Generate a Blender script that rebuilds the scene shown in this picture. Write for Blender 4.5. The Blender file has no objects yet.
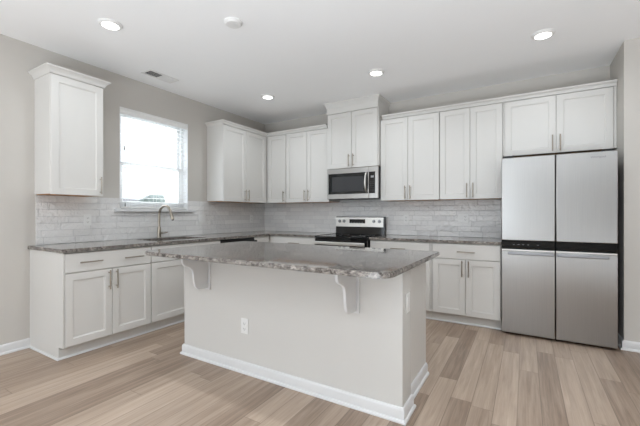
import bpy, bmesh, math, random
from mathutils import Vector, Matrix
S = bpy.context.scene
COL = S.collection
PI = math.pi
rnd = random.Random(7)

# ------------------------------------------------------------------ camera
cam_data = bpy.data.cameras.new('camera')
cam = bpy.data.objects.new('camera', cam_data)
COL.objects.link(cam)
cam.location = (3.8451, -4.5847, 1.1991)
cam.rotation_euler = (PI / 2, 0, math.radians(30.7424))
cam_data.sensor_width = 36
cam_data.lens = 344.7022 / 640 * 36
cam_data.shift_x = -0.55 / 640
cam_data.shift_y = 0.98 / 640
cam_data.clip_start = 0.02
S.camera = cam

# ------------------------------------------------------------------ world, sun, daylight, exposure
W = bpy.data.worlds.new('world')
S.world = W
W.use_nodes = True
bg = W.node_tree.nodes['Background']
bg.inputs['Color'].default_value = (0.86, 0.93, 1.0, 1)
bg.inputs['Strength'].default_value = 1.25

sun_d = bpy.data.lights.new('sun', 'SUN')
sun = bpy.data.objects.new('sun', sun_d)
COL.objects.link(sun)
sun_d.energy = 4.5
sun_d.angle = 0.02
sun.rotation_euler = Vector((-0.35, -0.45, -0.8)).to_track_quat('-Z', 'Y').to_euler()


def area_light(name, loc, direction, sx, sy, power, col=(1, 1, 1)):
    d = bpy.data.lights.new(name, 'AREA')
    d.shape = 'RECTANGLE'
    d.size, d.size_y = sx, sy
    d.energy = power
    d.color = col
    o = bpy.data.objects.new(name, d)
    COL.objects.link(o)
    o.location = loc
    o.rotation_euler = Vector(direction).to_track_quat('-Z', 'Z').to_euler()
    return o


# daylight through the kitchen window, plus unseen living-room light added to brighten
LC = (0.825, 0.912, 1.0)
area_light('added_patio_light', (1.45, -11.43, 1.2), (0, 1, 0), 2.3, 2.0, 92, LC)
area_light('added_living_light', (0.07, -6.6, 1.5), (1, 0, 0), 1.7, 1.5, 24, LC)
area_light('daylight_kitchen_window', (-0.30, -2.005, 1.75), (1, 0, 0.3), 0.85, 1.05, 12, LC)
# broad uplight added unseen behind the camera, a fill bounced off the ceiling
up = area_light('added_uplight', (4.2, -5.9, 0.12), (-0.05, 0.12, 1), 4.8, 2.4, 250, LC)
up.data.spread = math.radians(156)

S.view_settings.view_transform = 'Standard'
S.view_settings.look = 'None'
S.view_settings.gamma = 1
S.view_settings.use_curve_mapping = False
S.view_settings.exposure = 0.22
S.cycles.max_bounces = 10
S.cycles.diffuse_bounces = 7
S.cycles.use_denoising = True
S.cycles.sample_clamp_indirect = 8


# ------------------------------------------------------------------ materials
def srgb(r, g, b):
    def f(c):
        c /= 255
        return c / 12.92 if c <= 0.04045 else ((c + 0.055) / 1.055) ** 2.4
    return (f(r), f(g), f(b), 1)


class NT:
    def __init__(s, name):
        s.m = bpy.data.materials.new(name)
        s.m.use_nodes = True
        s.t = s.m.node_tree
        s.b = s.t.nodes['Principled BSDF']

    def n(s, typ, **kw):
        nd = s.t.nodes.new(typ)
        for k, v in kw.items():
            setattr(nd, k, v)
        return nd

    def link(s, a, b):
        s.t.links.new(a, b)

    def val(s, sock, v):
        if isinstance(v, (int, float)):
            sock.default_value = v
        else:
            s.link(v, sock)

    def math(s, op, a, b=0.0, c=0.0):
        nd = s.n('ShaderNodeMath', operation=op)
        for i, v in enumerate((a, b, c)):
            s.val(nd.inputs[i], v)
        return nd.outputs[0]

    def xyz(s):
        tc = s.n('ShaderNodeTexCoord')
        sp = s.n('ShaderNodeSeparateXYZ')
        s.link(tc.outputs['Object'], sp.inputs[0])
        return sp.outputs

    def comb(s, x, y, z=0.0):
        c = s.n('ShaderNodeCombineXYZ')
        for i, v in enumerate((x, y, z)):
            s.val(c.inputs[i], v)
        return c.outputs[0]

    def noise(s, vec, scale, detail=2.0, rough=0.5, dist=0.0):
        nd = s.n('ShaderNodeTexNoise')
        nd.inputs['Scale'].default_value = scale
        nd.inputs['Detail'].default_value = detail
        nd.inputs['Roughness'].default_value = rough
        nd.inputs['Distortion'].default_value = dist
        if vec is not None:
            s.link(vec, nd.inputs['Vector'])
        return nd.outputs[0]

    def white(s, vec):
        nd = s.n('ShaderNodeTexWhiteNoise', noise_dimensions='3D')
        s.link(vec, nd.inputs['Vector'])
        return nd.outputs['Value']

    def ramp(s, fac, stops, interp='LINEAR'):
        nd = s.n('ShaderNodeValToRGB')
        cr = nd.color_ramp
        cr.interpolation = interp
        while len(cr.elements) < len(stops):
            cr.elements.new(0.5)
        for e, (p, c) in zip(cr.elements, stops):
            e.position = p
            e.color = c
        s.link(fac, nd.inputs[0])
        return nd.outputs[0]

    def mix(s, fac, a, b, mode='MIX'):
        nd = s.n('ShaderNodeMix', data_type='RGBA', blend_type=mode)
        s.val(nd.inputs[0], fac)
        for i, v in ((6, a), (7, b)):
            if isinstance(v, tuple):
                nd.inputs[i].default_value = v
            else:
                s.link(v, nd.inputs[i])
        return nd.outputs[2]

    def bump(s, h, strength, dist=0.01):
        nd = s.n('ShaderNodeBump')
        nd.inputs['Strength'].default_value = strength
        nd.inputs['Distance'].default_value = dist
        s.link(h, nd.inputs['Height'])
        s.link(nd.outputs[0], s.b.inputs['Normal'])

    def set(s, color=None, rough=None, metal=None, spec=None):
        if color is not None:
            if isinstance(color, tuple):
                s.b.inputs['Base Color'].default_value = color
            else:
                s.link(color, s.b.inputs['Base Color'])
        if rough is not None:
            s.val(s.b.inputs['Roughness'], rough)
        if metal is not None:
            s.b.inputs['Metallic'].default_value = metal
        if spec is not None:
            s.b.inputs['Specular IOR Level'].default_value = spec
        return s


def plain(name, color, rough=0.5, metal=0.0, spec=0.5, bump=None, tint=0.0):
    t = NT(name)
    c = color
    if tint:
        tc = t.n('ShaderNodeTexCoord')
        nz = t.noise(tc.outputs['Object'], 3.0, 3)
        dark = tuple(v * (1 - tint) for v in color[:3]) + (1,)
        c = t.ramp(nz, [(0.3, dark), (0.7, color)])
    t.set(c, rough, metal, spec)
    if bump:
        tc = t.n('ShaderNodeTexCoord')
        t.bump(t.noise(tc.outputs['Object'], bump[0], 3), bump[1], 0.002)
    return t.m


M = {}
M['wall'] = plain('wall_paint', srgb(199, 195, 189), 0.85, spec=0.2, bump=(160, 0.08), tint=0.015)
M['island_wall'] = plain('lit_wall_paint', srgb(206, 204, 200), 0.8, spec=0.2, bump=(160, 0.06), tint=0.01)  # wall paint lightened to carry the stronger light on the island front
M['ceiling'] = plain('ceiling_paint', srgb(250, 250, 250), 0.9, spec=0.15, bump=(120, 0.06), tint=0.01)
M['trim'] = plain('trim_paint', srgb(216, 216, 216), 0.4)
M['cab'] = plain('cabinet_paint', srgb(214, 212, 208), 0.42, tint=0.01)
M['maple'] = plain('maple_underside', srgb(196, 142, 90), 0.5, tint=0.1)
M['plate'] = plain('outlet_plastic', srgb(228, 228, 226), 0.35)
M['slot'] = plain('outlet_slot', srgb(60, 58, 56), 0.6)
M['black_gloss'] = plain('black_glass', srgb(14, 14, 15), 0.06)
M['black'] = plain('black_plastic', srgb(24, 24, 25), 0.35)
M['dark_body'] = plain('appliance_body', srgb(46, 46, 48), 0.5)
M['micro_glass'] = plain('microwave_glass', srgb(28, 30, 31), 0.07)
M['display'] = plain('display_glass', srgb(20, 22, 24), 0.12)
M['legend'] = plain('legend_print', srgb(150, 152, 154), 0.5)
M['plastic_white'] = plain('ceiling_plastic', srgb(232, 231, 229), 0.5)
M['vent_dark'] = plain('vent_duct', srgb(90, 88, 86), 0.8)
M['mark'] = plain('mark_print', srgb(108, 109, 112), 0.5)
M['nickel'] = plain('brushed_nickel', srgb(166, 157, 145), 0.30, metal=1.0)
M['blind'] = plain('blind_white', srgb(240, 240, 238), 0.5)
M['cord'] = plain('blind_cord', srgb(225, 225, 222), 0.8)
M['tassel'] = plain('blind_tassel', srgb(95, 92, 90), 0.6)
M['vinyl'] = plain('window_vinyl', srgb(238, 239, 240), 0.4)
M['leaf'] = plain('tree_leaf', srgb(140, 152, 150), 0.8, tint=0.3)  # distance haze and overexposure put into the pale leaf colour
M['bark'] = plain('tree_bark', srgb(96, 82, 70), 0.9, tint=0.2)
M['lawn'] = plain('outdoor_ground', srgb(170, 172, 160), 0.9, tint=0.1)
M['roof'] = plain('roof_shingle', srgb(120, 122, 126), 0.9, tint=0.2)
M['siding'] = plain('house_siding', srgb(190, 194, 198), 0.8, tint=0.05)


def mk_steel(name, col, rough, axis=2):
    t = NT(name)
    tc = t.n('ShaderNodeTexCoord')
    mp = t.n('ShaderNodeMapping')
    sc = [400, 400, 400]
    sc[axis] = 3
    mp.inputs['Scale'].default_value = sc
    t.link(tc.outputs['Object'], mp.inputs[0])
    nz = t.noise(mp.outputs[0], 1.0, 2)
    c2 = tuple(v * 0.93 for v in col[:3]) + (1,)
    t.set(t.ramp(nz, [(0.3, c2), (0.7, col)]), rough, 1.0)
    t.b.inputs['Anisotropic'].default_value = 0.0
    return t.m


M['steel'] = mk_steel('brushed_steel_upright', srgb(171, 170, 168), 0.30, 2)
M['steel_h'] = mk_steel('brushed_steel_level', srgb(218, 216, 211), 0.34, 0)
M['steel_m'] = mk_steel('microwave_steel', srgb(182, 180, 177), 0.3, 0)
M['steel_dark'] = mk_steel('dark_steel', srgb(150, 151, 153), 0.35, 0)


def mk_glass():
    t = NT('window_glass')
    out = [n for n in t.t.nodes if n.type == 'OUTPUT_MATERIAL'][0]
    tr = t.n('ShaderNodeBsdfTransparent')
    gl = t.n('ShaderNodeBsdfGlossy')
    gl.inputs['Roughness'].default_value = 0.02
    mx = t.n('ShaderNodeMixShader')
    fr = t.n('ShaderNodeFresnel')
    fr.inputs['IOR'].default_value = 1.45
    ge = t.n('ShaderNodeNewGeometry')
    front = t.math('SUBTRACT', 1.0, ge.outputs['Backfacing'])
    t.link(t.math('MULTIPLY', fr.outputs[0], front), mx.inputs[0])
    t.link(tr.outputs[0], mx.inputs[1])
    t.link(gl.outputs[0], mx.inputs[2])
    t.link(mx.outputs[0], out.inputs['Surface'])
    return t.m


M['glass'] = mk_glass()


def mk_emit(name, col, strength):
    t = NT(name)
    t.b.inputs['Emission Color'].default_value = col
    t.b.inputs['Emission Strength'].default_value = strength
    return t.m


M['lens'] = mk_emit('led_lens', (1, 0.98, 0.95, 1), 4.0)


def mk_floor():
    t = NT('vinyl_plank_floor')
    x, y, z = t.xyz()
    PW, PL, X0 = 0.1262, 1.22, 3.4239
    u = t.math('DIVIDE', t.math('SUBTRACT', x, X0), PW)
    row = t.math('FLOOR', u)
    fu = t.math('FRACT', u)
    r1 = t.white(t.comb(row, 3.7, 1.3))
    v = t.math('ADD', t.math('DIVIDE', y, PL), t.math('MULTIPLY', r1, 7.31))
    pl = t.math('FLOOR', v)
    fv = t.math('FRACT', v)
    pr = t.white(t.comb(row, pl, 0.5))
    pr2 = t.white(t.comb(row, pl, 9.5))
    # seams
    du = t.math('MULTIPLY', t.math('MINIMUM', fu, t.math('SUBTRACT', 1.0, fu)), PW)
    dv = t.math('MULTIPLY', t.math('MINIMUM', fv, t.math('SUBTRACT', 1.0, fv)), PL)
    d = t.math('MINIMUM', du, dv)
    seam = t.math('SUBTRACT', 1.0, t.math('MINIMUM', t.math('DIVIDE', d, 0.0028), 1.0))
    # grain
    off = t.math('MULTIPLY', pr, 53.0)
    gv = t.comb(t.math('ADD', t.math('MULTIPLY', x, 34.0), off), t.math('ADD', t.math('MULTIPLY', y, 1.5), t.math('MULTIPLY', pr2, 31.0)), off)
    g1 = t.noise(gv, 1.0, 5, 0.62, 0.6)
    gv2 = t.comb(t.math('ADD', t.math('MULTIPLY', x, 130.0), off), t.math('MULTIPLY', y, 5.0), off)
    g2 = t.noise(gv2, 1.0, 3, 0.6)
    tone = t.math('ADD', t.math('MULTIPLY', pr, 0.38), t.math('ADD', t.math('MULTIPLY', g1, 0.86), t.math('MULTIPLY', g2, 0.34)))
    col = t.ramp(t.math('MULTIPLY', tone, 0.7), [(0.18, srgb(96, 81, 69)), (0.40, srgb(137, 118, 103)), (0.57, srgb(163, 144, 127)), (0.84, srgb(190, 171, 154))])
    col = t.mix(t.math('MULTIPLY', seam, 0.7), col, srgb(84, 69, 57))
    t.set(col, t.math('ADD', 0.30, t.math('MULTIPLY', g2, 0.16)), spec=0.4)
    h = t.math('SUBTRACT', t.math('MULTIPLY', g2, 0.15), seam)
    t.bump(h, 0.25, 0.0015)
    return t.m


M['floor'] = mk_floor()


def mk_tile(name, axis):
    t = NT(name)
    o = t.xyz()
    a, z = (o[0] if axis == 'x' else o[1]), o[2]
    TW, TH = 0.262, 0.0655
    v = t.math('DIVIDE', t.math('SUBTRACT', z, 0.9155), TH)
    row = t.math('FLOOR', v)
    fv = t.math('FRACT', v)
    r1 = t.white(t.comb(row, 2.2, 5.1))
    u = t.math('ADD', t.math('DIVIDE', a, TW), t.math('MULTIPLY', r1, 5.0))
    cl = t.math('FLOOR', u)
    fu = t.math('FRACT', u)
    k1 = t.white(t.comb(row, cl, 1.5))
    k2 = t.white(t.comb(row, cl, 7.5))
    du = t.math('MULTIPLY', t.math('MINIMUM', fu, t.math('SUBTRACT', 1.0, fu)), TW)
    dv = t.math('MULTIPLY', t.math('MINIMUM', fv, t.math('SUBTRACT', 1.0, fv)), TH)
    d = t.math('MINIMUM', du, dv)
    edge = t.math('MINIMUM', t.math('DIVIDE', d, 0.003), 1.0)      # 0 at the joint
    grout = t.math('LESS_THAN', d, 0.0016)
    tc = t.n('ShaderNodeTexCoord')
    n1 = t.noise(tc.outputs['Object'], 24.0, 2, 0.5, 0.5)
    tone = t.ramp(k1, [(0.0, srgb(219, 218, 217)), (1.0, srgb(234, 233, 231))])
    tone = t.mix(t.math('MULTIPLY', n1, 0.2), tone, srgb(214, 213, 212))
    col = t.mix(grout, tone, srgb(196, 196, 196))
    t.set(col, t.math('ADD', 0.09, t.math('MULTIPLY', grout, 0.6)))
    h = t.math('ADD', t.math('MULTIPLY', n1, 1.4), t.math('MULTIPLY', edge, 0.25))
    h = t.math('ADD', h, t.math('MULTIPLY', t.math('SUBTRACT', k1, 0.5), t.math('MULTIPLY', fu, 0.9)))
    h = t.math('ADD', h, t.math('MULTIPLY', t.math('SUBTRACT', k2, 0.5), t.math('MULTIPLY', fv, 0.6)))
    t.bump(h, 0.9, 0.010)
    return t.m


M['tile_back'] = mk_tile('subway_tile_back', 'x')
M['tile_left'] = mk_tile('subway_tile_left', 'y')


def mk_granite():
    t = NT('granite')
    tc = t.n('ShaderNodeTexCoord')
    mp = t.n('ShaderNodeMapping')
    mp.inputs['Scale'].default_value = (0.75, 1.3, 1.0)
    mp.inputs['Rotation'].default_value = (0, 0, 0.5)
    t.link(tc.outputs['Object'], mp.inputs[0])
    p = mp.outputs[0]
    n1 = t.noise(p, 44, 5, 0.7, 0.5)
    n2 = t.noise(p, 30, 4, 0.66, 1.0)
    n3 = t.noise(p, 120, 3, 0.6)
    c = t.ramp(n1, [(0.37, srgb(66, 62, 58)), (0.46, srgb(114, 108, 103)), (0.54, srgb(144, 138, 132)), (0.66, srgb(172, 165, 157))])
    dk = t.ramp(n2, [(0.36, (0.26, 0.24, 0.22, 1)), (0.52, (1, 1, 1, 1))])
    c = t.mix(0.6, c, dk, 'MULTIPLY')
    sp = t.ramp(n3, [(0.32, (0.25, 0.24, 0.23, 1)), (0.42, (1, 1, 1, 1))])
    c = t.mix(0.7, c, sp, 'MULTIPLY')
    t.set(c, 0.05, spec=0.75)
    return t.m


M['granite'] = mk_granite()


# ------------------------------------------------------------------ mesh helpers
class MB:
    def __init__(s):
        s.bm = bmesh.new()

    def box(s, x0, x1, y0, y1, z0, z1, bev=0.0, seg=1):
        b = bmesh.new()
        r = bmesh.ops.create_cube(b, size=1)
        for v in b.verts:
            v.co = Vector((x0 + (v.co.x + .5) * (x1 - x0), y0 + (v.co.y + .5) * (y1 - y0), z0 + (v.co.z + .5) * (z1 - z0)))
        if bev:
            bmesh.ops.bevel(b, geom=list(b.edges), offset=bev, segments=seg, affect='EDGES', profile=0.5)
        s._add(b)
        return s

    def _add(s, b):
        me = bpy.data.meshes.new('tmp')
        b.to_mesh(me)
        b.free()
        s.bm.from_mesh(me)
        bpy.data.meshes.remove(me)

    def poly(s, pts, d):
        """closed planar polygon extruded along vector d"""
        b = bmesh.new()
        vs = [b.verts.new(p) for p in pts]
        f = b.faces.new(vs)
        r = bmesh.ops.extrude_face_region(b, geom=[f])
        vv = [e for e in r['geom'] if isinstance(e, bmesh.types.BMVert)]
        bmesh.ops.translate(b, verts=vv, vec=Vector(d))
        bmesh.ops.recalc_face_normals(b, faces=b.faces)
        s._add(b)
        return s

    def cyl(s, p0, p1, r0, r1=None, seg=20, bev=0.0):
        seg = max(seg, 18)
        r1 = r0 if r1 is None else r1
        p0, p1 = Vector(p0), Vector(p1)
        d = p1 - p0
        b = bmesh.new()
        bmesh.ops.create_cone(b, cap_ends=True, segments=seg, radius1=r0, radius2=r1, depth=d.length)
        if bev:
            eds = [e for e in b.edges if all(len(f.verts) != 0 for f in e.link_faces) and any(len(f.verts) > 4 for f in e.link_faces)]
            bmesh.ops.bevel(b, geom=eds, offset=bev, segments=2, affect='EDGES')
        q = d.to_track_quat('Z', 'Y').to_matrix().to_4x4()
        b.transform(Matrix.Translation((p0 + p1) / 2) @ q)
        s._add(b)
        return s

    def tube(s, path, rad, seg=18):
        b = bmesh.new()
        path = [Vector(p) for p in path]
        rads = rad if isinstance(rad, (list, tuple)) else [rad] * len(path)
        up = None
        rings = []
        for i, p in enumerate(path):
            t = (path[min(i + 1, len(path) - 1)] - path[max(i - 1, 0)]).normalized()
            if up is None:
                up = Vector((0, 1, 0)) if abs(t.y) < 0.9 else Vector((1, 0, 0))
            n = (up - t * up.dot(t)).normalized()
            up = n
            bi = t.cross(n)
            rings.append([b.verts.new(p + (n * math.cos(k * 2 * PI / seg) + bi * math.sin(k * 2 * PI / seg)) * rads[i]) for k in range(seg)])
        for a, c in zip(rings, rings[1:]):
            for k in range(seg):
                b.faces.new((a[k], a[(k + 1) % seg], c[(k + 1) % seg], c[k]))
        b.faces.new(rings[0][::-1])
        b.faces.new(rings[-1])
        bmesh.ops.recalc_face_normals(b, faces=b.faces)
        s._add(b)
        return s

    def lathe(s, prof, cx=0, cy=0, seg=32):
        seg = max(seg, 20)
        b = bmesh.new()
        rings = []
        for r, z in prof:
            if r < 1e-5:
                rings.append([b.verts.new((cx, cy, z))])
            else:
                rings.append([b.verts.new((cx + r * math.cos(k * 2 * PI / seg), cy + r * math.sin(k * 2 * PI / seg), z)) for k in range(seg)])
        for a, c in zip(rings, rings[1:]):
            for k in range(seg):
                k2 = (k + 1) % seg
                if len(a) == 1 and len(c) == 1:
                    continue
                if len(a) == 1:
                    b.faces.new((a[0], c[k2], c[k]))
                elif len(c) == 1:
                    b.faces.new((a[k], a[k2], c[0]))
                else:
                    b.faces.new((a[k], a[k2], c[k2], c[k]))
        bmesh.ops.recalc_face_normals(b, faces=b.faces)
        s._add(b)
        return s

    def sweep(s, prof, path, closed=False):
        """profile (outward, z) swept with mitred corners; outward is to the right of travel"""
        b = bmesh.new()
        P = [Vector((p[0], p[1])) for p in path]
        n = len(P)
        rings = []
        for i in range(n):
            def nrm(a, c):
                t = (c - a).normalized()
                return Vector((t.y, -t.x))
            prev = nrm(P[i - 1], P[i]) if (i > 0 or closed) else None
            nxt = nrm(P[i], P[(i + 1) % n]) if (i < n - 1 or closed) else None
            if prev is None:
                m = nxt
            elif nxt is None:
                m = prev
            else:
                m = prev + nxt
                m = m / max(m.dot(prev), 1e-6)
            rings.append([b.verts.new((P[i].x + m.x * o, P[i].y + m.y * o, z)) for o, z in prof])
        k = len(prof)
        for i in range(n if closed else n - 1):
            a, c = rings[i], rings[(i + 1) % n]
            for j in range(k):
                j2 = (j + 1) % k
                b.faces.new((a[j], a[j2], c[j2], c[j]))
        if not closed:
            b.faces.new(rings[0])
            b.faces.new(rings[-1][::-1])
        bmesh.ops.recalc_face_normals(b, faces=b.faces)
        s._add(b)
        return s

    def build(s, name, mat, parent=None, loc=None, rotz=0.0, smooth=True):
        me = bpy.data.meshes.new(name)
        s.bm.to_mesh(me)
        s.bm.free()
        if smooth:
            me.shade_smooth()
            me.set_sharp_from_angle(angle=math.radians(21))
        me.materials.append(mat)
        o = bpy.data.objects.new(name, me)
        COL.objects.link(o)
        if parent:
            o.parent = parent
        if loc is not None:
            o.location = loc
        o.rotation_euler = (0, 0, rotz)
        return o


def tag(o, label, cat, group=None):
    o['label'] = label
    o['category'] = cat
    if group:
        o['group'] = group
    return o


def thing(name, label, cat, loc=(0, 0, 0), rotz=0.0, group=None):
    o = bpy.data.objects.new(name, None)
    o.empty_display_size = 0.1
    COL.objects.link(o)
    o.location = loc
    o.rotation_euler = (0, 0, rotz)
    return tag(o, label, cat, group)


def struct(name, mb, mat):
    o = mb.build(name, mat)
    o['kind'] = 'structure'
    return o


def kids(o):
    return [c for c in COL.objects if c.parent == o]


def copy_tree(o, parent=None):
    c = o.copy()
    COL.objects.link(c)
    if parent:
        c.parent = parent
    for ch in kids(o):
        copy_tree(ch, c)
    return c


# ------------------------------------------------------------------ room shell
CZ = 2.734
YB = -11.5          # rear wall of the open-plan room
XR = 7.4           # far side wall of the open-plan room
AX, AY = 4.594, -0.588   # corner of the wall beside the refrigerator
WY0, WY1, WZ0, WZ1 = -2.452, -1.558, 1.255, 2.386

struct('floor', MB().box(-0.2, XR + .2, YB - .2, 0.2, -0.15, 0), M['floor'])
struct('ceiling', MB().box(-0.2, XR + .2, YB - .2, 0.2, CZ, CZ + 0.2), M['ceiling'])
mb = MB()
LY0, LY1 = -7.45, -5.75     # living-room window in the same wall, behind the camera
mb.box(-0.16, 0, YB, LY0, 0, CZ).box(-0.16, 0, LY1, WY0, 0, CZ).box(-0.16, 0, LY0, LY1, 0, 0.75).box(-0.16, 0, LY0, LY1, 2.25, CZ).box(-0.16, 0, WY1, 0, 0, CZ)
mb.box(-0.16, 0, WY0, WY1, 0, 1.2235).box(-0.16, 0, WY0, WY1, WZ1, CZ)
struct('wall_left', mb, M['wall'])
struct('wall_back', MB().box(-0.16, AX, 0, 0.16, 0, CZ), M['wall'])
struct('wall_right', MB().box(AX, XR, AY, 0.16, 0, CZ), M['wall'])
struct('wall_side', MB().box(XR, XR + .16, YB, 0.16, 0, CZ), M['wall'])
mb = MB()
mb.box(-0.16, 0.3, YB - .16, YB, 0, CZ).box(2.6, XR + .16, YB - .16, YB, 0, CZ).box(0.3, 2.6, YB - .16, YB, 2.2, CZ)
struct('wall_rear', mb, M['wall'])

# rear patio door and window, behind the camera
def glazed(name, x0, x1, z0, z1, mull):
    f = MB()
    e = 0.06
    f.box(x0, x0 + e, YB - .12, YB - .06, z0, z1).box(x1 - e, x1, YB - .12, YB - .06, z0, z1)
    f.box(x0 + e, x1 - e, YB - .12, YB - .06, z0, z0 + e).box(x0 + e, x1 - e, YB - .12, YB - .06, z1 - e, z1)
    xm = (x0 + x1) / 2
    f.box(xm - .04, xm + .04, YB - .12, YB - .06, z0 + e, z1 - e)
    fr = f.build(name, M['vinyl'])
    fr['kind'] = 'structure'
    MB().box(x0 + e, x1 - e, YB - .095, YB - .09, z0 + e, z1 - e).build('pane', M['glass'], fr)
    return fr


f = MB()
e = 0.06
f.box(-.12, -.06, LY0, LY0 + e, .75, 2.25).box(-.12, -.06, LY1 - e, LY1, .75, 2.25).box(-.12, -.06, LY0 + e, LY1 - e, .75, .75 + e).box(-.12, -.06, LY0 + e, LY1 - e, 2.25 - e, 2.25).box(-.12, -.06, LY0 + e, LY1 - e, 1.47, 1.53)
fr = f.build('window_2', M['vinyl'])
fr['kind'] = 'structure'
MB().box(-.095, -.09, LY0 + e, LY1 - e, .75 + e, 2.25 - e).build('pane', M['glass'], fr)
glazed('door_1', 0.3, 2.6, 0.0, 2.2, True)

# baseboards
BB = [(0, 0), (0.026, 0), (0.026, 0.008), (0.022, 0.016), (0.014, 0.019), (0.014, 0.066), (0.011, 0.076), (0.006, 0.083), (0, 0.083)]
BB = [(o, z) for o, z in BB]
struct('baseboard_left', MB().sweep(BB, [(0.0005, YB), (0.0005, -3.245)]), M['trim'])
struct('baseboard_right', MB().sweep(BB, [(AX - .0005, -0.05), (AX - .0005, AY - .0005), (XR, AY - .0005)]), M['trim'])

# tiled backsplash
ty = -3.209
mb = MB()
mb.box(0, 0.008, ty, WY0, 0.914, 1.372).box(0, 0.008, WY1, 0, 0.914, 1.372).box(0, 0.008, WY0, WY1, 0.914, 1.2235)
o = struct('backsplash_left', mb, M['tile_left'])
o['label'] = 'glossy pale grey subway tile on the window wall'
o = struct('backsplash_back', MB().box(0.008, 3.64, -0.008, 0, 0.914, 1.42), M['tile_back'])
o['label'] = 'glossy pale grey subway tile behind the range'

# kitchen window
f = MB()
fx0, fx1 = -0.145, -0.085
e = 0.045
f.box(fx0, fx1, WY0, WY0 + e, WZ0, WZ1, .003).box(fx0, fx1, WY1 - e, WY1, WZ0, WZ1, .003)
f.box(fx0, fx1, WY0 + e, WY1 - e, WZ0, WZ0 + e, .003).box(fx0, fx1, WY0 + e, WY1 - e, WZ1 - e, WZ1, .003)
win = f.build('window_1', M['vinyl'])
win['kind'] = 'structure'
win['label'] = 'white double-hung window over the sink'
zr = 1.773
for z0, z1, dx, nm in ((WZ0 + e, zr + .02, 0.015, 'lower'), (zr - .02, WZ1 - e, -0.018, 'upper')):
    s_ = MB()
    xa, xb = -0.125 + dx, -0.10 + dx
    y0, y1 = WY0 + e, WY1 - e
    h = 0.038
    s_.box(xa, xb, y0, y0 + h, z0, z1, .002).box(xa, xb, y1 - h, y1, z0, z1, .002)
    s_.box(xa, xb, y0 + h, y1 - h, z0, z0 + h, .002).box(xa, xb, y0 + h, y1 - h, z1 - h, z1, .002)
    so = s_.build('sash', M['vinyl'], win)
    MB().box((xa + xb) / 2 - .002, (xa + xb) / 2 + .002, y0 + h, y1 - h, z0 + h, z1 - h).build('pane', M['glass'], so)
jm = MB()
jm.box(-0.085, -0.001, WY0, WY0 + .006, WZ0, WZ1).box(-0.085, -0.001, WY1 - .006, WY1, WZ0, WZ1).box(-0.085, -0.001, WY0, WY1, WZ1 - .006, WZ1)
jm.build('jamb', M['vinyl'], win)
sill = MB().box(-0.085, 0.045, WY0 - .003, WY1 + .003, 1.224, WZ0 + .003, .003).box(0.0085, 0.050, -2.523, -1.476, 1.224, WZ0 + .003, .004).build('window_sill', M['trim'], win)

# ------------------------------------------------------------------ cabinets
FT = 0.02   # door thickness


def shaker_mesh(w, h, t=FT, fr=0.058, rec=0.009, sl=0.007):
    """door front facing -y, lower-left back corner at origin"""
    b = bmesh.new()

    def ring(x0, x1, z0, z1, y):
        return [b.verts.new(p) for p in ((x0, y, z0), (x1, y, z0), (x1, y, z1), (x0, y, z1))]
    c = 0.0018
    rs = [ring(0, w, 0, h, 0), ring(0, w, 0, h, -t + c), ring(c, w - c, c, h - c, -t),
          ring(fr, w - fr, fr, h - fr, -t), ring(fr + sl * .35, w - fr - sl * .35, fr + sl * .35, h - fr - sl * .35, -t + rec * .55),
          ring(fr + sl, w - fr - sl, fr + sl, h - fr - sl, -t + rec * .6), ring(fr + sl * 1.2, w - fr - sl * 1.2, fr + sl * 1.2, h - fr - sl * 1.2, -t + rec)]
    for a, d in zip(rs, rs[1:]):
        for k in range(4):
            b.faces.new((a[k], a[(k + 1) % 4], d[(k + 1) % 4], d[k]))
    b.faces.new(rs[0][::-1])
    b.faces.new(rs[-1])
    bmesh.ops.recalc_face_normals(b, faces=b.faces)
    return b


def slab_mesh(w, h, t=FT):
    m = MB().box(0, w, -t, 0, 0, h, .002)
    return m.bm


def place(parent, name, bm, mat, loc, rotz=0.0):
    m = MB()
    m.bm.free()
    m.bm = bm
    return m.build(name, mat, parent, loc, rotz, smooth=False)


def pull(parent, x, z, length, vertical=True, y=-FT):
    """bar pull on a door/drawer front, in the front's own local space"""
    m = MB()
    r, so = 0.0058, 0.032
    h = length / 2
    k = length * 0.37
    yb = y - so
    if vertical:
        m.cyl((x, yb, z - h), (x, yb, z + h), r, seg=12)
        for s in (-k, k):
            m.cyl((x, y, z + s), (x, yb, z + s), 0.0045, seg=10)
    else:
        m.cyl((x - h, yb, z), (x + h, yb, z), r, seg=12)
        for s in (-k, k):
            m.cyl((x + s, y, z), (x + s, yb, z), 0.0045, seg=10)
    return m.build('handle', M['nickel'], parent)


def add_door(parent, x0, x1, z0, z1, y, hside=None, hz=None, hlen=0.166, rotz=0.0):
    d = place(parent, 'door', shaker_mesh(x1 - x0, z1 - z0), M['cab'], (x0, y, z0), rotz)
    if hside:
        w = x1 - x0
        pull(d, 0.03 if hside == 'l' else w - 0.03, hz - z0, hlen)
    return d


def wall_cabinet(label, loc, rotz, w, z0, z1, doors, depth=0.304, group='white wall cabinets', filler=0.0, left_filler=0.0):
    t = thing('wall_cabinet', label, 'cabinet', loc, rotz, group)
    b = MB()
    b.box(0.0005, w - 0.0005, -depth, -0.0005, 0.006, z1 - z0, .0015)
    if filler:
        b.box(w - filler, w - 0.0005, -depth - 0.017, -depth, 0.004, z1 - z0, .001)
    if left_filler:
        b.box(0.0005, left_filler, -depth - 0.017, -depth, 0.004, z1 - z0, .001)
    b.build('body', M['cab'], t)
    MB().box(0.012, w - 0.012, -depth + 0.012, -0.01, 0.002, 0.0058).build('bottom_panel', M['maple'], t)
    for d in doors:
        add_door(t, d[0], d[1], 0.0, d[3] if len(d) > 3 else z1 - z0 - 0.006, -depth, d[2], 0.098)
    return t


UB, UT = 1.372, 2.422
G = 0.0025
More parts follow.
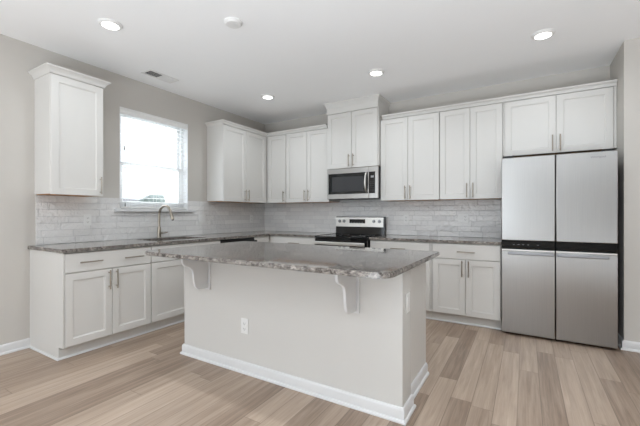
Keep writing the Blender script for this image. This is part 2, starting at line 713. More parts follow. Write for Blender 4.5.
# lone cabinet at the left of the window
c = wall_cabinet('single-door white wall cabinet standing alone left of the window', (0, -3.219, UB), PI / 2, 0.435, UB, UT,
                 [(0.004, 0.431, 'r')], group=None)
CR1 = [(0, 0), (0.006, 0.0), (0.010, 0.012), (0.022, 0.032), (0.038, 0.046), (0.046, 0.050), (0.046, 0.060), (0, 0.060)]
MB().sweep([(o_, z_ + UT - UB - 0.001) for o_, z_ in CR1], [(0.0, -0.0005), (0.0, -0.325), (0.435, -0.325), (0.435, -0.0005)][::-1][::-1]).build('crown', M['cab'], c)

wall_cabinet('two-door white wall cabinet right of the window, against the corner', (0, -1.244, UB), PI / 2, 0.915, UB, UT,
             [(0.004, 0.448 - G, 'r'), (0.448 + G, 0.893, 'l')], filler=0.021)
wall_cabinet('narrow single-door white wall cabinet in the corner of the tiled walls', (0.326, 0, UB), 0, 0.366, UB, UT,
             [(0.022, 0.362, 'r')], left_filler=0.019)
wall_cabinet('two-door white wall cabinet immediately left of the microwave', (0.695, 0, UB), 0, 0.762, UB, UT,
             [(0.004, 0.381 - G, 'r'), (0.381 + G, 0.757, 'l')])
wall_cabinet('two-door white wall cabinet immediately right of the microwave', (2.216, 0, UB), 0, 0.745, UB, UT,
             [(0.006, 0.364 - G, 'r'), (0.364 + G, 0.741, 'l')])
wall_cabinet('two-door white wall cabinet next to the refrigerator, over the tile', (2.963, 0, UB), 0, 0.667, UB, UT,
             [(0.004, 0.336 - G, 'r'), (0.336 + G, 0.663, 'l')])
ZF = 1.827
t = wall_cabinet('short wide two-door white wall cabinet above the refrigerator', (3.632, 0, ZF), 0, 0.960, ZF, UT,
                 [(0.02, 0.482 - G, 'r'), (0.482 + G, 0.936, 'l')], filler=0.02)
# taller cabinet over the microwave
t = wall_cabinet('tall white wall cabinet above the microwave, reaching the ceiling', (1.459, 0, 1.822), 0, 0.755, 1.822, 2.70,
                 [(0.012, 0.3775 - G, 'r', 0.752), (0.3775 + G, 0.743, 'l', 0.752)], depth=0.378, group=None)
MB().box(0.0, 0.755, -0.400, -0.3785, 0.758, 0.86, .001).build('frieze', M['cab'], t)
CR2 = [(0, 0.838), (0.004, 0.838), (0.008, 0.852), (0.018, 0.874), (0.026, 0.886), (0.03, 0.89), (0.03, 0.9105), (0, 0.9105)]
MB().sweep(CR2, [(0.0, -0.0005), (0.0, -0.4005), (0.755, -0.4005), (0.755, -0.0005)]).build('crown', M['cab'], t)

# continuous crown rails
CR3 = [(-0.02, UT - 0.001), (0.004, UT - 0.001), (0.006, UT + 0.006), (0.016, UT + 0.024), (0.030, UT + 0.034), (0.034, UT + 0.036), (0.034, UT + 0.051), (-0.02, UT + 0.051)]
o = MB().sweep(CR3, [(0.0015, -1.2445), (0.325, -1.2445), (0.325, -0.325), (1.424, -0.325)]).build('crown_moulding', M['cab'])
tag(o, 'white crown moulding on the corner cabinets left of the microwave', 'moulding', 'crown mouldings on the wall cabinets')
o = MB().sweep(CR3, [(2.25, -0.325), (4.592, -0.325)]).build('crown_moulding', M['cab'])
tag(o, 'long white crown moulding from the microwave to beyond the refrigerator', 'moulding', 'crown mouldings on the wall cabinets')

# ---- base cabinets
BD = 0.608      # carcass depth
KT = 0.105      # toe kick height


def base_cabinet(label, loc, rotz, w, doors, drawers, left_end=False, group='white base cabinets', open_top=False, name='base_cabinet'):
    t = thing(name, label, 'cabinet', loc, rotz, group)
    b = MB()
    if open_top:
        for q in ((0.0005, 0.018, -BD, -0.012, KT, 0.8825), (w - .018, w - .0005, -BD, -0.012, KT, 0.8825), (0.018, w - .018, -0.03, -0.012, KT, 0.8825),
                  (0.018, w - .018, -BD, -BD + .02, KT, 0.8825), (0.018, w - .018, -BD + .02, -0.03, KT, KT + .018)):
            b.box(*q)
    else:
        b.box(0.0005, w - 0.0005, -BD, -0.012, KT, 0.8825, .001)
    b.build('body', M['cab'], t)
    MB().box(0.0005, w - 0.0005, -0.555, -0.54, 0.0005, KT).build('toe_kick', M['cab'], t)
    if left_end:
        m = MB()
        m.poly([(0, -0.002, 0.0005), (0, -0.555, 0.0005), (0, -0.555, KT), (0, -BD - .019, KT), (0, -BD - .019, 0.8825), (0, -0.002, 0.8825)], (-0.012, 0, 0))
        m.build('end_panel', M['cab'], t)
    for x0, x1, z0, z1, hs in drawers:
        d = place(t, 'drawer', slab_mesh(x1 - x0, z1 - z0), M['cab'], (x0, -BD, z0))
        for h in hs:
            pull(d, h - x0, (z1 - z0) / 2, 0.178, False)
    for x0, x1, z0, z1, hs in doors:
        add_door(t, x0, x1, z0, z1, -BD, hs, 0.613, 0.172)
    return t


DZ0, DZ1, RZ0, RZ1 = 0.109, 0.706, 0.714, 0.872
t = base_cabinet('white base cabinet with one wide drawer on two pulls, by the bare wall', (0, -3.242, 0), PI / 2, 0.754,
             [(0.004, 0.3775 - G, DZ0, DZ1, 'r'), (0.3775 + G, 0.751, DZ0, DZ1, 'l')], [(0.004, 0.751, RZ0, RZ1, (0.193, 0.568))], left_end=True)
SHOE = [(0, 0.0005), (0.013, 0.0005), (0.012, 0.007), (0.008, 0.013), (0, 0.015)]
MB().sweep(SHOE, [(-0.0125, -0.03), (-0.0125, -0.5555), (0.754, -0.5555)]).build('shoe_moulding', M['trim'], t)
t = base_cabinet('white sink base cabinet with a blank drawer front under the window', (0, -2.486, 0), PI / 2, 0.912,
             [(0.004, 0.456 - G, DZ0, DZ1, 'r'), (0.456 + G, 0.908, DZ0, DZ1, 'l')], [(0.004, 0.908, RZ0, RZ1, ())], open_top=True)
MB().sweep(SHOE, [(0, -0.5555), (0.912, -0.5555)]).build('shoe_moulding', M['trim'], t)
# blind corner
t = base_cabinet('white corner base cabinet between the dishwasher and the back wall', (0, -0.960, 0), PI / 2, 0.352, [(0.004, 0.29, DZ0, DZ1, 'l')], [(0.004, 0.29, RZ0, RZ1, ())])
t = base_cabinet('white base cabinet in the corner, left of the range', (0.6095, 0, 0), 0, 0.8225,
             [(0.08, 0.46 - G, DZ0, DZ1, 'r'), (0.46 + G, 0.8185, DZ0, DZ1, 'l')], [(0.08, 0.8185, RZ0, RZ1, (0.46,))])
t = base_cabinet('white base cabinet directly right of the range, half hidden by the island', (2.197, 0, 0), 0, 0.741,
             [(0.004, 0.366 - G, DZ0, DZ1, 'r'), (0.366 + G, 0.723, DZ0, DZ1, 'l')], [(0.004, 0.723, RZ0, RZ1, (0.364,))])
MB().sweep(SHOE, [(0, -0.5555), (0.741, -0.5555)]).build('shoe_moulding', M['trim'], t)
t = base_cabinet('white base cabinet with one drawer and two doors beside the refrigerator', (2.940, 0, 0), 0, 0.690,
             [(0.012, 0.353 - G, DZ0, DZ1, 'r'), (0.353 + G, 0.684, DZ0, DZ1, 'l')], [(0.012, 0.684, RZ0, RZ1, (0.36,))])
MB().sweep(SHOE, [(0, -0.5555), (0.69, -0.5555)]).build('shoe_moulding', M['trim'], t)

# ---- countertops
CT0, CT1 = 0.8835, 0.9140
sy0, sy1, sx0, sx1 = -2.36, -1.70, 0.125, 0.53
m = MB()
bv = .004
m.box(0.0005, sx0, -3.268, -0.0005, CT0, CT1)
m.box(sx1, 0.648, -3.268, -0.648, CT0, CT1)
m.box(sx0, sx1, -3.268, sy0, CT0, CT1)
m.box(sx0, sx1, sy1, -0.0005, CT0, CT1)
m.box(sx1, 1.4335, -0.648, -0.0005, CT0, CT1)
bmesh.ops.remove_doubles(m.bm, verts=m.bm.verts, dist=0.0001)
o = m.build('countertop', M['granite'], smooth=False)
tag(o, 'L-shaped grey speckled granite countertop around the sink corner', 'countertop', 'granite countertops')
o = MB().box(2.1935, 3.634, -0.648, -0.0005, CT0, CT1, .003, 2).build('countertop', M['granite'])
tag(o, 'straight grey granite countertop from the range to the refrigerator', 'countertop', 'granite countertops')

# sink
t = thing('sink', 'undermount stainless sink set in the counter below the window', 'sink', (0.33, -2.03, 0.70))
m = MB()
xa, xb, ya, yb = sx0 - .33, sx1 - .33, sy0 + 2.03, sy1 + 2.03
m.box(xa - .003, xa - .0005, ya - .003, yb + .003, 0, 0.183).box(xb + .0005, xb + .003, ya - .003, yb + .003, 0, 0.183)
m.box(xa, xb, ya - .003, ya - .0005, 0, 0.183).box(xa, xb, yb + .0005, yb + .003, 0, 0.183)
m.box(xa, xb, ya, yb, -0.003, 0.0)
m.build('basin', M['steel_dark'], t)
MB().lathe([(0.0, 0.004), (0.03, 0.004), (0.045, 0.002), (0.045, 0.0), (0.0, 0.0)], 0, 0, 20).build('drain', M['nickel'], t)

# faucet
t = thing('faucet', 'brushed nickel gooseneck pull-down faucet behind the sink', 'faucet', (0.082, -2.03, CT1 + .0005))
MB().lathe([(0, 0), (0.028, 0), (0.028, 0.006), (0.022, 0.012), (0.0215, 0.05), (0.020, 0.12), (0.0165, 0.132), (0, 0.132)], 0, 0, 24).build('base', M['nickel'], t)
path = [(0, 0, 0.12), (0, 0, 0.20), (0, 0, 0.268)]
cxr, czr, R = 0.112, 0.268, 0.112
for k in range(1, 17):
    a = PI - k * (PI * 0.90) / 16
    path.append((cxr + R * math.cos(a), 0, czr + R * math.sin(a)))
MB().tube(path, 0.0135).build('neck', M['nickel'], t)
p1 = Vector(path[-1])
d = (Vector(path[-1]) - Vector(path[-2])).normalized()
h = MB().tube([p1, p1 + d * .02, p1 + d * .085, p1 + d * .092], [0.0145, 0.017, 0.0185, 0.016]).build('spray_head', M['nickel'], t)
MB().tube([p1 + d * .090, p1 + d * .098], [0.0125, 0.0115]).build('nozzle', M['black'], h)
MB().cyl((0, 0.015, 0.055), (0, 0.045, 0.055), 0.013, 0.012, 16).tube([(0, 0.04, 0.055), (0.02, 0.055, 0.058), (0.055, 0.075, 0.064)], [0.009, 0.008, 0.0065]).build('lever', M['nickel'], t)

# dishwasher
t = thing('dishwasher', 'dark-topped dishwasher in the window run, mostly behind the island', 'dishwasher', (0, -1.570, 0), PI / 2)
MB().box(0.002, 0.606, -0.58, -0.03, 0.10, 0.880).build('body', M['dark_body'], t)
MB().box(0.004, 0.604, -0.628, -0.582, 0.11, 0.800, .004).build('door', M['steel_h'], t)
MB().box(0.004, 0.604, -0.632, -0.582, 0.803, 0.878, .004).build('control_panel', M['black'], t)
MB().box(0.02, 0.59, -0.52, -0.50, 0.0005, 0.10).build('toe_kick', M['black'], t)
m = MB().cyl((0.01, -0.675, 0.832), (0.598, -0.675, 0.832), 0.013, seg=14)
for x in (0.03, 0.578):
    m.cyl((x, -0.632, 0.832), (x, -0.675, 0.832), 0.009, seg=10)
m.build('handle', M['black'], t)

# ------------------------------------------------------------------ range
RX0, RW = 1.459, 0.755
GX = 1.436
t = thing('range', 'freestanding electric range in stainless and black below the microwave', 'range', (GX, 0, 0))
MB().box(0.003, RW - .003, -0.655, -0.03, 0.06, 0.882, .002).build('body', M['black'], t)
for x in (0.05, RW - .05):
    for y in (-0.58, -0.12):
        MB().cyl((x, y, 0.0005), (x, y, 0.06), 0.02, seg=12).build('foot', M['black'], t)
ck = MB().box(0.0, RW, -0.695, -0.095, 0.884, 0.909, .005, 2).build('cooktop', M['black_gloss'], t)
for x, y, r in ((0.20, -0.52, 0.105), (0.56, -0.52, 0.085), (0.20, -0.24, 0.085), (0.56, -0.24, 0.105)):
    MB().lathe([(r - .003, 0.9093), (r, 0.9093), (r, 0.9096), (r - .003, 0.9096), (r - .003, 0.9093)], x, y, 40).build('burner_ring', M['legend'], ck)
g = MB()
g.poly([(0.004, -0.095, 0.900), (0.004, -0.10, 0.912), (0.004, -0.088, 1.160), (0.004, -0.03, 1.162), (0.004, -0.02, 0.900)], (RW - .008, 0, 0))
bgd = g.build('backguard', M['black_gloss'], t)
g = MB()
g.poly([(0.008, -0.0965, 1.018), (0.008, -0.1015, 1.018), (0.008, -0.0955, 1.150), (0.008, -0.0875, 1.150)], (RW - .024, 0, 0))
cp = g.build('control_panel', M['steel_h'], bgd)
y_ = -0.0985
for x in (0.067, 0.140, 0.600, 0.682):
    m = MB().cyl((x, -0.092, 1.096), (x, -0.100, 1.096), 0.024, seg=20).cyl((x, -0.100, 1.096), (x, -0.122, 1.0975), 0.018, 0.016, 20)
    m.box(x - .0035, x + .0035, -0.126, -0.120, 1.081, 1.113)
    m.build('knob', M['steel_dark'], bgd)
MB().box(0.228, 0.470, -0.1025, -0.097, 1.068, 1.124, .001).build('display', M['display'], bgd)
for i in range(5):
    MB().box(0.250 + i * .042, 0.272 + i * .042, -0.1032, -0.1024, 1.078, 1.083).build('touch_key', M['legend'], bgd)
dr = MB().box(0.004, RW - .004, -0.69, -0.657, 0.22, 0.880, .004).build('oven_door', M['black_gloss'], t)
MB().box(0.004, RW - .004, -0.6945, -0.690, 0.22, 0.34).box(0.004, 0.06, -0.6945, -0.690, 0.34, 0.77).box(RW - .06, RW - .004, -0.6945, -0.690, 0.34, 0.77).build('trim', M['steel_h'], dr)
m = MB().box(0.018, RW - .016, -0.752, -0.730, 0.803, 0.846, .008, 2)
for x in (0.06, RW - .06):
    m.box(x - .012, x + .012, -0.735, -0.690, 0.812, 0.838, .002)
m.build('handle', M['steel_h'], dr)
MB().box(0.004, RW - .004, -0.69, -0.657, 0.07, 0.212, .004).build('storage_drawer', M['steel_h'], t)

# ------------------------------------------------------------------ microwave
MZ0, MZ1 = 1.404, 1.8185
t = thing('microwave', 'stainless over-the-range microwave with black window', 'microwave', (RX0, 0, MZ0))
H = MZ1 - MZ0
MB().box(0.001, RW - .001, -0.368, -0.010, 0.0, H, .002).build('body', M['black'], t)
MB().box(0.02, RW - .02, -0.355, -0.30, -0.004, 0.0).build('vent_grille', M['dark_body'], t)
dx = 0.625
m = MB()
zb, zt_ = 0.067, 0.345
m.box(0, dx, -0.396, -0.369, 0, zb, .003).box(0, dx, -0.396, -0.369, zt_, H, .003)
m.box(0, 0.022, -0.396, -0.369, zb, zt_, .001).box(dx - .012, dx, -0.396, -0.369, zb, zt_, .001)
dr = m.build('door', M['steel_m'], t)
MB().box(0.022, dx - .012, -0.3935, -0.369, zb, zt_).build('door_window', M['micro_glass'], dr)
MB().box(0.075, dx - .075, -0.3938, -0.3933, zb + .035, zt_ - .045).build('screen', M['dark_body'], dr)
hp = []
for k in range(13):
    a = k / 12
    hp.append((dx - .032, -0.398 - 0.045 * math.sin(PI * a) ** 0.6, zb + 0.015 + a * (zt_ - zb - .02)))
MB().tube(hp, [0.010 + 0.004 * math.sin(PI * k / 12) for k in range(13)]).build('handle', M['steel_h'], dr)
m = MB()
m.box(dx + .002, RW, -0.396, -0.369, 0, zb, .003).box(dx + .002, RW, -0.396, -0.369, zt_, H, .003).box(RW - .04, RW, -0.396, -0.369, zb, zt_, .001)
cp = m.build('control_panel', M['steel_m'], t)
MB().box(dx + .002, RW - .04, -0.3945, -0.369, zb, zt_).build('keypad', M['black_gloss'], cp)
MB().box(dx + .030, RW - .060, -0.3952, -0.3944, 0.268, 0.296).build('display', M['legend'], cp)
for r in range(5):
    for c_ in range(3):
        MB().box(dx + .018 + c_ * .024, dx + .030 + c_ * .024, -0.3950, -0.3944, 0.105 + r * .028, 0.110 + r * .028).build('touch_key', M['dark_body'], cp)

# ------------------------------------------------------------------ refrigerator
FX, FW, FY = 3.638, 0.897, -0.693
t = thing('refrigerator', 'four-door stainless refrigerator at the end of the back wall', 'refrigerator', (FX, 0, 0))
MB().box(0.004, FW - .004, -0.625, -0.03, 0.03, 1.757, .003).build('body', M['dark_body'], t)
for x in (0.06, FW - .05):
    for y in (-0.60, -0.12):
        m = MB().cyl((x - .015, y, 0.018), (x + .015, y, 0.018), 0.0175, seg=16).box(x - .02, x + .02, y - .02, y + .02, 0.02, 0.032)
        m.build('roller', M['black'], t)
MB().box(0.02, FW - .02, -0.64, -0.60, 0.035, 0.06).build('kick_grille', M['black'], t)
ZL, ZU = 0.846, 0.940
xm = 4.086 - FX
for side, x0, x1 in (('l', 0.0, xm - .0035), ('r', xm + .0035, FW)):
    d = MB().box(x0, x1, FY, -0.628, ZU, 1.755, .006, 2).build('upper_door', M['steel'], t)
    gp = MB().box(x0 + .001, x1 - .001, FY + .004, -0.628, ZL + .014, ZU - .001, .002).build('grip_band', M['black_gloss'], d)
    d2 = MB().box(x0, x1, FY, -0.628, 0.026, ZL - .010, .006, 2).build('lower_door', M['steel'], t)
    MB().box(x0 + .001, x1 - .001, FY - .002, -0.63, ZL - .009, ZL + .006, .003, 2).build('top_trim', M['steel_h'], d2)
    if side == 'l':
        ha, hb = x0 + .055, x1 - .004
    else:
        ha, hb = x0 + .006, x1 - .06
    MB().box(ha, hb, FY - .022, FY - .001, 0.800, 0.828, .006, 2).build('handle', M['steel_dark'], d2)
    if side == 'l':
        for i, q in enumerate((0.10, 0.14, 0.18, 0.22, 0.30)):
            MB().box(q, q + .016, FY + .0030, FY + .0042, 0.898, 0.902).build('touch_key', M['legend'], gp)
for x in (0.02, FW - .10):
    MB().box(x, x + .08, -0.66, -0.56, 1.7572, 1.778, .004).build('hinge_cover', M['black'], t)
# maker's name on the right upper door
cu = bpy.data.curves.new('maker_mark', 'FONT')
cu.body = 'Whirlpool'
cu.size = 0.026
cu.extrude = 0.0004
cu.align_x = 'CENTER'
tmp = bpy.data.objects.new('tmp_text', cu)
COL.objects.link(tmp)
dg = bpy.context.evaluated_depsgraph_get()
me = bpy.data.meshes.new_from_object(tmp.evaluated_get(dg))
bpy.data.objects.remove(tmp)
mk = bpy.data.objects.new('maker_mark', me)
me.materials.clear()
me.materials.append(M['mark'])
COL.objects.link(mk)
mk.parent = t
mk.location = (4.400 - FX, FY - .0006, 1.699)
mk.rotation_euler = (PI / 2, 0, 0)

# ------------------------------------------------------------------ island
IL, IR, IY, IB = 1.322, 3.235, -2.634, -2.465
t = thing('kitchen_island', 'long kitchen island with a painted panelled front and white baseboard', 'island', ((IL + IR) / 2, -2.3, 0))
def isl(m, name, mat, parent=None, smooth=True):
    o = m.build(name, mat, parent or t, None, 0, smooth)
    o.location = (-(IL + IR) / 2, 2.3, 0)
    return o
isl(MB().box(IL, IR, IY, IB, 0.0005, 0.8825, .002), 'knee_wall', M['island_wall'])
isl(MB().box(IL + .047, IR - .047, IB + .0005, -1.965, KT, 0.8825, .001), 'cabinet_body', M['cab'])
isl(MB().box(IL + .05, IR - .047, IB + .0005, -2.035, 0.0005, KT), 'toe_kick', M['cab'])
isl(MB().box(IR - .0465, IR - .036, IB + .0005, -1.945, 0.0005, 0.8825), 'end_panel', M['cab'])
isl(MB().box(IL + .036, IL + .0465, IB + .0005, -1.945, 0.0005, 0.8825), 'end_panel', M['cab'])
isl(MB().sweep(BB, [(IR - .0355, -1.950), (IR - .0355, IB + .0005), (IR + .0005, IB + .0005), (IR + .0005, IY - .0005), (IL - .0005, IY - .0005), (IL - .0005, IB + .0005), (IL + .0355, IB + .0005), (IL + .0355, -1.950)][::-1]), 'baseboard', M['trim']) if True else None
ww = (IR - IL - .094) / 4
for k in range(4):
    d = place(t, 'door', shaker_mesh(ww - .005, DZ1 - DZ0), M['cab'], (IR - .047 - k * ww - .0025 - (IL + IR) / 2, -1.965 + 2.3, DZ0), PI)
    pull(d, 0.03 if k % 2 else ww - .035, 0.52, 0.172)
    d = place(t, 'drawer', slab_mesh(ww - .005, RZ1 - RZ0), M['cab'], (IR - .047 - k * ww - .0025 - (IL + IR) / 2, -1.965 + 2.3, RZ0), PI)
    pull(d, ww / 2, 0.079, 0.178, False)


def corbel(x0, x1):
    zt = 0.8825
    pts = [(0, zt), (-0.245, zt), (-0.245, zt - 0.028)]
    # upper bulge then S sweep down to a small foot
    def arc(cy, cz, r, a0, a1, n):
        return [(cy + r * math.cos(math.radians(a0 + (a1 - a0) * k / n)), cz + r * math.sin(math.radians(a0 + (a1 - a0) * k / n))) for k in range(n + 1)]
    pts += [(-0.243, zt - 0.046), (-0.235, zt - 0.063), (-0.221, zt - 0.076), (-0.203, zt - 0.084), (-0.183, zt - 0.091), (-0.166, zt - 0.101),
            (-0.153, zt - 0.117), (-0.146, zt - 0.140), (-0.142, zt - 0.170), (-0.138, zt - 0.205), (-0.130, zt - 0.237), (-0.114, zt - 0.262), (-0.092, zt - 0.276), (-0.062, zt - 0.281), (0, zt - 0.281)]
    m = MB()
    m.poly([(x0, IY - .013 + y, z) for y, z in pts], (x1 - x0, 0, 0))
    bmesh.ops.bevel(m.bm, geom=[e for e in m.bm.edges if len(e.link_faces) == 2 and any(len(f.verts) > 4 for f in e.link_faces)], offset=.003, segments=1, affect='EDGES')
    c = isl(m, 'corbel', M['trim'])
    bp = MB().box(x0 - .017, x1 + .019, IY - .0125, IY - .0005, zt - 0.296, zt, .002).build('back_plate', M['trim'], c)
    return c


corbel(1.612, 1.632)
corbel(2.928, 2.948)

# island countertop: rounded corners, eased edge
m = MB()
X0, X1, Y0, Y1 = 1.285, 3.287, -3.015, -1.862
pts = []
for cx_, cy_, a0 in ((X1, Y1, 0), (X0, Y1, 90), (X0, Y0, 180), (X1, Y0, 270)):
    r = 0.10 if cy_ == Y0 else 0.03
    ox, oy = cx_ - math.copysign(r, cx_ - 2.3), cy_ - math.copysign(r, cy_ + 2.4)
    for k in range(9):
        a = math.radians(a0 + k * 90 / 8)
        pts.append((ox + r * math.cos(a), oy + r * math.sin(a), CT0))
m.poly(pts, (0, 0, CT1 - CT0))
bmesh.ops.bevel(m.bm, geom=[e for e in m.bm.edges if abs(e.verts[0].co.z - e.verts[1].co.z) < 1e-5], offset=.006, segments=2, affect='EDGES')
o = m.build('countertop', M['granite'])
tag(o, 'island countertop of grey speckled granite with rounded front corners', 'countertop', 'granite countertops')

# ------------------------------------------------------------------ outlets and switches
def plate(label, loc, rotz, gangs, name='wall_outlet', cat='outlet', kind='outlet', group='outlet and switch plates'):
    t = thing(name, label, cat, loc, rotz, group)
    w = 0.07 + 0.046 * (gangs - 1)
    MB().box(-w / 2, w / 2, -0.006, -0.0005, -0.0575, 0.0575, .002, 2).build('cover_plate', M['plate'], t)
    for g_ in range(gangs):
        x = (g_ - (gangs - 1) / 2) * 0.046
        k = kind if isinstance(kind, str) else kind[g_]
        if k == 'outlet':
            for z in (-0.02, 0.02):
                r = MB().box(x - .017, x + .017, -0.0085, -0.006, z - .014, z + .014, .0015).build('receptacle', M['plate'], t)
                MB().box(x - .009, x - .0065, -0.0088, -0.0084, z - .005, z + .006).box(x + .0065, x + .009, -0.0088, -0.0084, z - .005, z + .006).cyl((x, -0.0084, z - .009), (x, -0.0088, z - .009), 0.003, seg=10).build('slot', M['slot'], r)
        else:
            MB().box(x - .0165, x + .0165, -0.0085, -0.006, -0.033, 0.033, .001).build('rocker', M['plate'], t)
    return t


plate('white outlet on the tile left of the window', (0.0085, -2.78, 1.140), PI / 2, 1)
plate('wide white switch plate on the tile right of the faucet', (0.0085, -1.335, 1.137), PI / 2, 2, 'wall_switch', 'switch', 'switch')
plate('white outlet on the tile close to the corner under the cabinets', (0.0085, -0.337, 1.122), PI / 2, 1)
plate('white outlet on the tile just right of the range', (2.466, -0.0085, 1.135), 0, 1)
plate('wide white plate on the tile nearer the refrigerator', (3.183, -0.0085, 1.148), 0, 2, 'wall_outlet', 'outlet', ('switch', 'outlet'))
plate('white outlet low on the long front of the island', (2.020, IY - .0005, 0.352), 0, 1)
plate('white switch plate on the narrow right end of the island', (IR + .0005, -2.537, 0.667), PI / 2, 1, 'wall_switch', 'switch', 'switch')

# ------------------------------------------------------------------ ceiling fittings
def can(label, x, y, power=4.0, spread=150):
    t = thing('recessed_light', label, 'ceiling light', (x, y, CZ - .0005), 0, 'round recessed lights in the ceiling')
    MB().lathe([(0.088, 0), (0.088, -0.004), (0.080, -0.014), (0.066, -0.019), (0.062, -0.017), (0.062, -0.008), (0.062, 0.0)], 0, 0, 40).build('trim_ring', M['plastic_white'], t)
    MB().lathe([(0, -0.0165), (0.061, -0.0165), (0.0615, -0.012), (0.0615, -0.006), (0, -0.006)], 0, 0, 40).build('lens', M['lens'], t)
    d = bpy.data.lights.new('led', 'AREA')
    d.shape = 'DISK'
    d.size = 0.12
    d.energy = power
    d.color = (0.88, 0.95, 1.0)
    d.spread = math.radians(spread)
    o = bpy.data.objects.new('led', d)
    COL.objects.link(o)
    o.parent = t
    o.location = (0, 0, -0.022)
    return t


can('round recessed light nearest the left wall, ahead of the lone cabinet', 0.965, -3.060)
can('round recessed light between the window and the corner cabinets', 0.958, -1.075)
can('round recessed light right in front of the tall microwave cabinet', 2.457, -1.075)
can('round recessed light on the ceiling in front of the refrigerator', 3.973, -1.088)

# unseen lights added to brighten, on the same grid, overhead and behind the camera
can('added unseen recessed light overhead, above the middle of the island front', 2.457, -3.060, 5, 140)
can('added unseen recessed light overhead, right of the island', 3.973, -3.060, 5, 140)
can('added unseen recessed light behind, halfway across the room', 2.457, -5.050, 8, 140)

t = thing('smoke_detector', 'unlit round white smoke detector on the ceiling', 'smoke detector', (1.840, -2.575, CZ - .0005))
MB().lathe([(0, 0), (0.070, 0), (0.070, -0.012), (0.066, -0.014), (0.063, -0.020), (0.056, -0.026), (0.03, -0.028), (0, -0.028)], 0, 0, 40).build('housing', M['plastic_white'], t)
MB().lathe([(0, -0.027), (0.012, -0.0275), (0.012, -0.0295), (0, -0.030)], 0.03, 0, 14).build('test_button', M['plate'], t)

t = thing('air_vent', 'white rectangular air vent in the ceiling above the window', 'air vent', (0.350, -2.195, CZ - .0005))
m = MB()
vw, vl = 0.085, 0.180
m.box(-vw, -vw + .025, -vl, vl, -0.008, 0, .002).box(vw - .025, vw, -vl, vl, -0.008, 0, .002)
m.box(-vw + .025, vw - .025, -vl, -vl + .025, -0.008, 0, .002).box(-vw + .025, vw - .025, vl - .025, vl, -0.008, 0, .002)
m.box(-vw + .025, vw - .025, -0.006, 0.006, -0.008, 0)
m.build('frame', M['plastic_white'], t)
MB().box(-vw + .02, vw - .02, -vl + .02, vl - .02, -0.0012, -0.0004).build('duct', M['vent_dark'], t)
for half, sg in ((-1, -1), (1, 1)):
    for k in range(9):
        y = half * (0.014 + k * 0.0155)
        s_ = MB().box(-vw + .025, vw - .025, -0.0006, 0.0006, -0.0055, 0.0055).build('louver', M['plastic_white'], t)
        s_.location = (0, y, -0.0062)
        s_.rotation_euler = (sg * math.radians(52), 0, 0)

# ------------------------------------------------------------------ window blind
t = thing('window_blind', 'white horizontal slat blind hanging in the kitchen window', 'blind', (-0.035, (WY0 + WY1) / 2, WZ0))
bw = (WY1 - WY0) / 2 - 0.010
HH = WZ1 - WZ0
MB().box(-0.025, 0.022, -bw, bw, HH - 0.050, HH - 0.0065, .002).build('headrail', M['blind'], t)
m = MB()
m.sweep([(0, HH - 0.074), (0.010, HH - 0.074), (0.013, HH - 0.066), (0.010, HH - 0.060), (0.010, HH - 0.026), (0.016, HH - 0.018), (0.018, HH - 0.007), (0, HH - 0.007)], [(0.024, -bw - .002), (0.024, bw + .002)])
m.build('valance', M['blind'], t)
pitch, n = 0.0475, 21
z = HH - 0.095
for k in range(n):
    if k == 0:
        s_ = MB()
        sec = [(-0.025, -0.0012), (-0.0125, 0.0012), (0, 0.002), (0.0125, 0.0012), (0.025, -0.0012), (0.025, -0.004), (0.0125, -0.0016), (0, -0.0008), (-0.0125, -0.0016), (-0.025, -0.004)]
        s_.poly([(a, -bw + .004, b_) for a, b_ in sec], (0, 2 * bw - .008, 0))
        first = s_.build('slat', M['blind'], t)
        so = first
    else:
        so = first.copy()
        COL.objects.link(so)
        so.parent = t
    so.location = (-0.002, 0, z - k * pitch)
    so.rotation_euler = (0, math.radians(6), 0)
zend = z - (n - 1) * pitch
MB().box(-0.026, 0.024, -bw + .004, bw - .004, 0.010, 0.028, .003).build('bottom_rail', M['blind'], t)
for y in (-bw + .12, 0.0, bw - .12):
    MB().box(0.0245, 0.0255, y - .0015, y + .0015, 0.02, HH - .06).box(-0.0285, -0.0275, y - .0015, y + .0015, 0.02, HH - .06).build('ladder_cord', M['cord'], t)
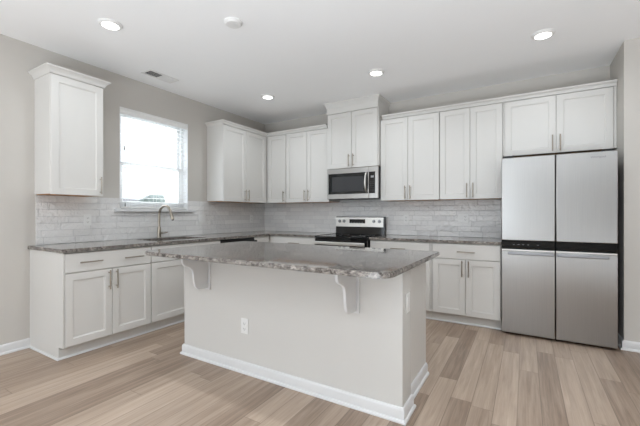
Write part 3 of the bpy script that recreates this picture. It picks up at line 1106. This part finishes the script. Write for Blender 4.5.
for y, zz in ((-bw + .045, 0.70), (-bw + .055, 0.07)):
    c_ = MB().cyl((0.030, y, zz), (0.030, y, HH - .06), 0.0012, seg=6).build('pull_cord', M['cord'], t)
    MB().lathe([(0, zz + .002), (0.003, zz), (0.006, zz - .03), (0.0055, zz - .04), (0, zz - .042)], 0.030, y, 12).build('tassel', M['tassel'], c_)

# ------------------------------------------------------------------ outdoors, seen through the blind
struct('ground', MB().box(-60, -0.2, -30, 60, -0.8, -0.6).box(-0.2, 30, -30, YB - .2, -0.8, -0.6), M['lawn'])


def tree(label, x, y, r, ztop, squash=0.9):
    t = thing('tree', label, 'tree', (x, y, -0.6), 0, None)
    MB().tube([(0, 0, 0), (0.05, 0.02, (ztop + .6) * 0.5), (0, 0, (ztop + .6) * 0.8)], [0.16, 0.12, 0.06], 10).build('trunk', M['bark'], t)
    b = bmesh.new()
    for k in range(16):
        a, h = rnd.uniform(0, 2 * PI), rnd.uniform(-0.8, 0.55)
        q = rnd.uniform(0.2, 0.62) * r
        rr = r * rnd.uniform(0.36, 0.5)
        bb = bmesh.new()
        bmesh.ops.create_icosphere(bb, subdivisions=3, radius=rr)
        for v in bb.verts:
            v.co *= 1 + rnd.uniform(-0.09, 0.09)
            v.co += Vector((q * math.cos(a), q * math.sin(a), (ztop + .6) - r * squash - rr * 0.1 + h * r * squash * .6))
        me_ = bpy.data.meshes.new('tmp')
        bb.to_mesh(me_)
        bb.free()
        b.from_mesh(me_)
        bpy.data.meshes.remove(me_)
    m = MB()
    m.bm.free()
    m.bm = b
    m.build('crown', M['leaf'], t, smooth=False)


tree('rounded tree seen through the lower window blind slats', -22.0, 12.3, 1.15, 3.1)
t = thing('house', 'low distant house roof seen faintly through the blind', 'house', (-30, 15.0, -0.6), 0.55)
MB().box(-3, 3, -3.4, 3.4, 0, 2.4).build('wall', M['siding'], t)
MB().poly([(-3.3, -3.7, 2.4), (3.3, -3.7, 2.4), (0, -3.7, 3.3)], (0, 7.4, 0)).build('roof', M['roof'], t)
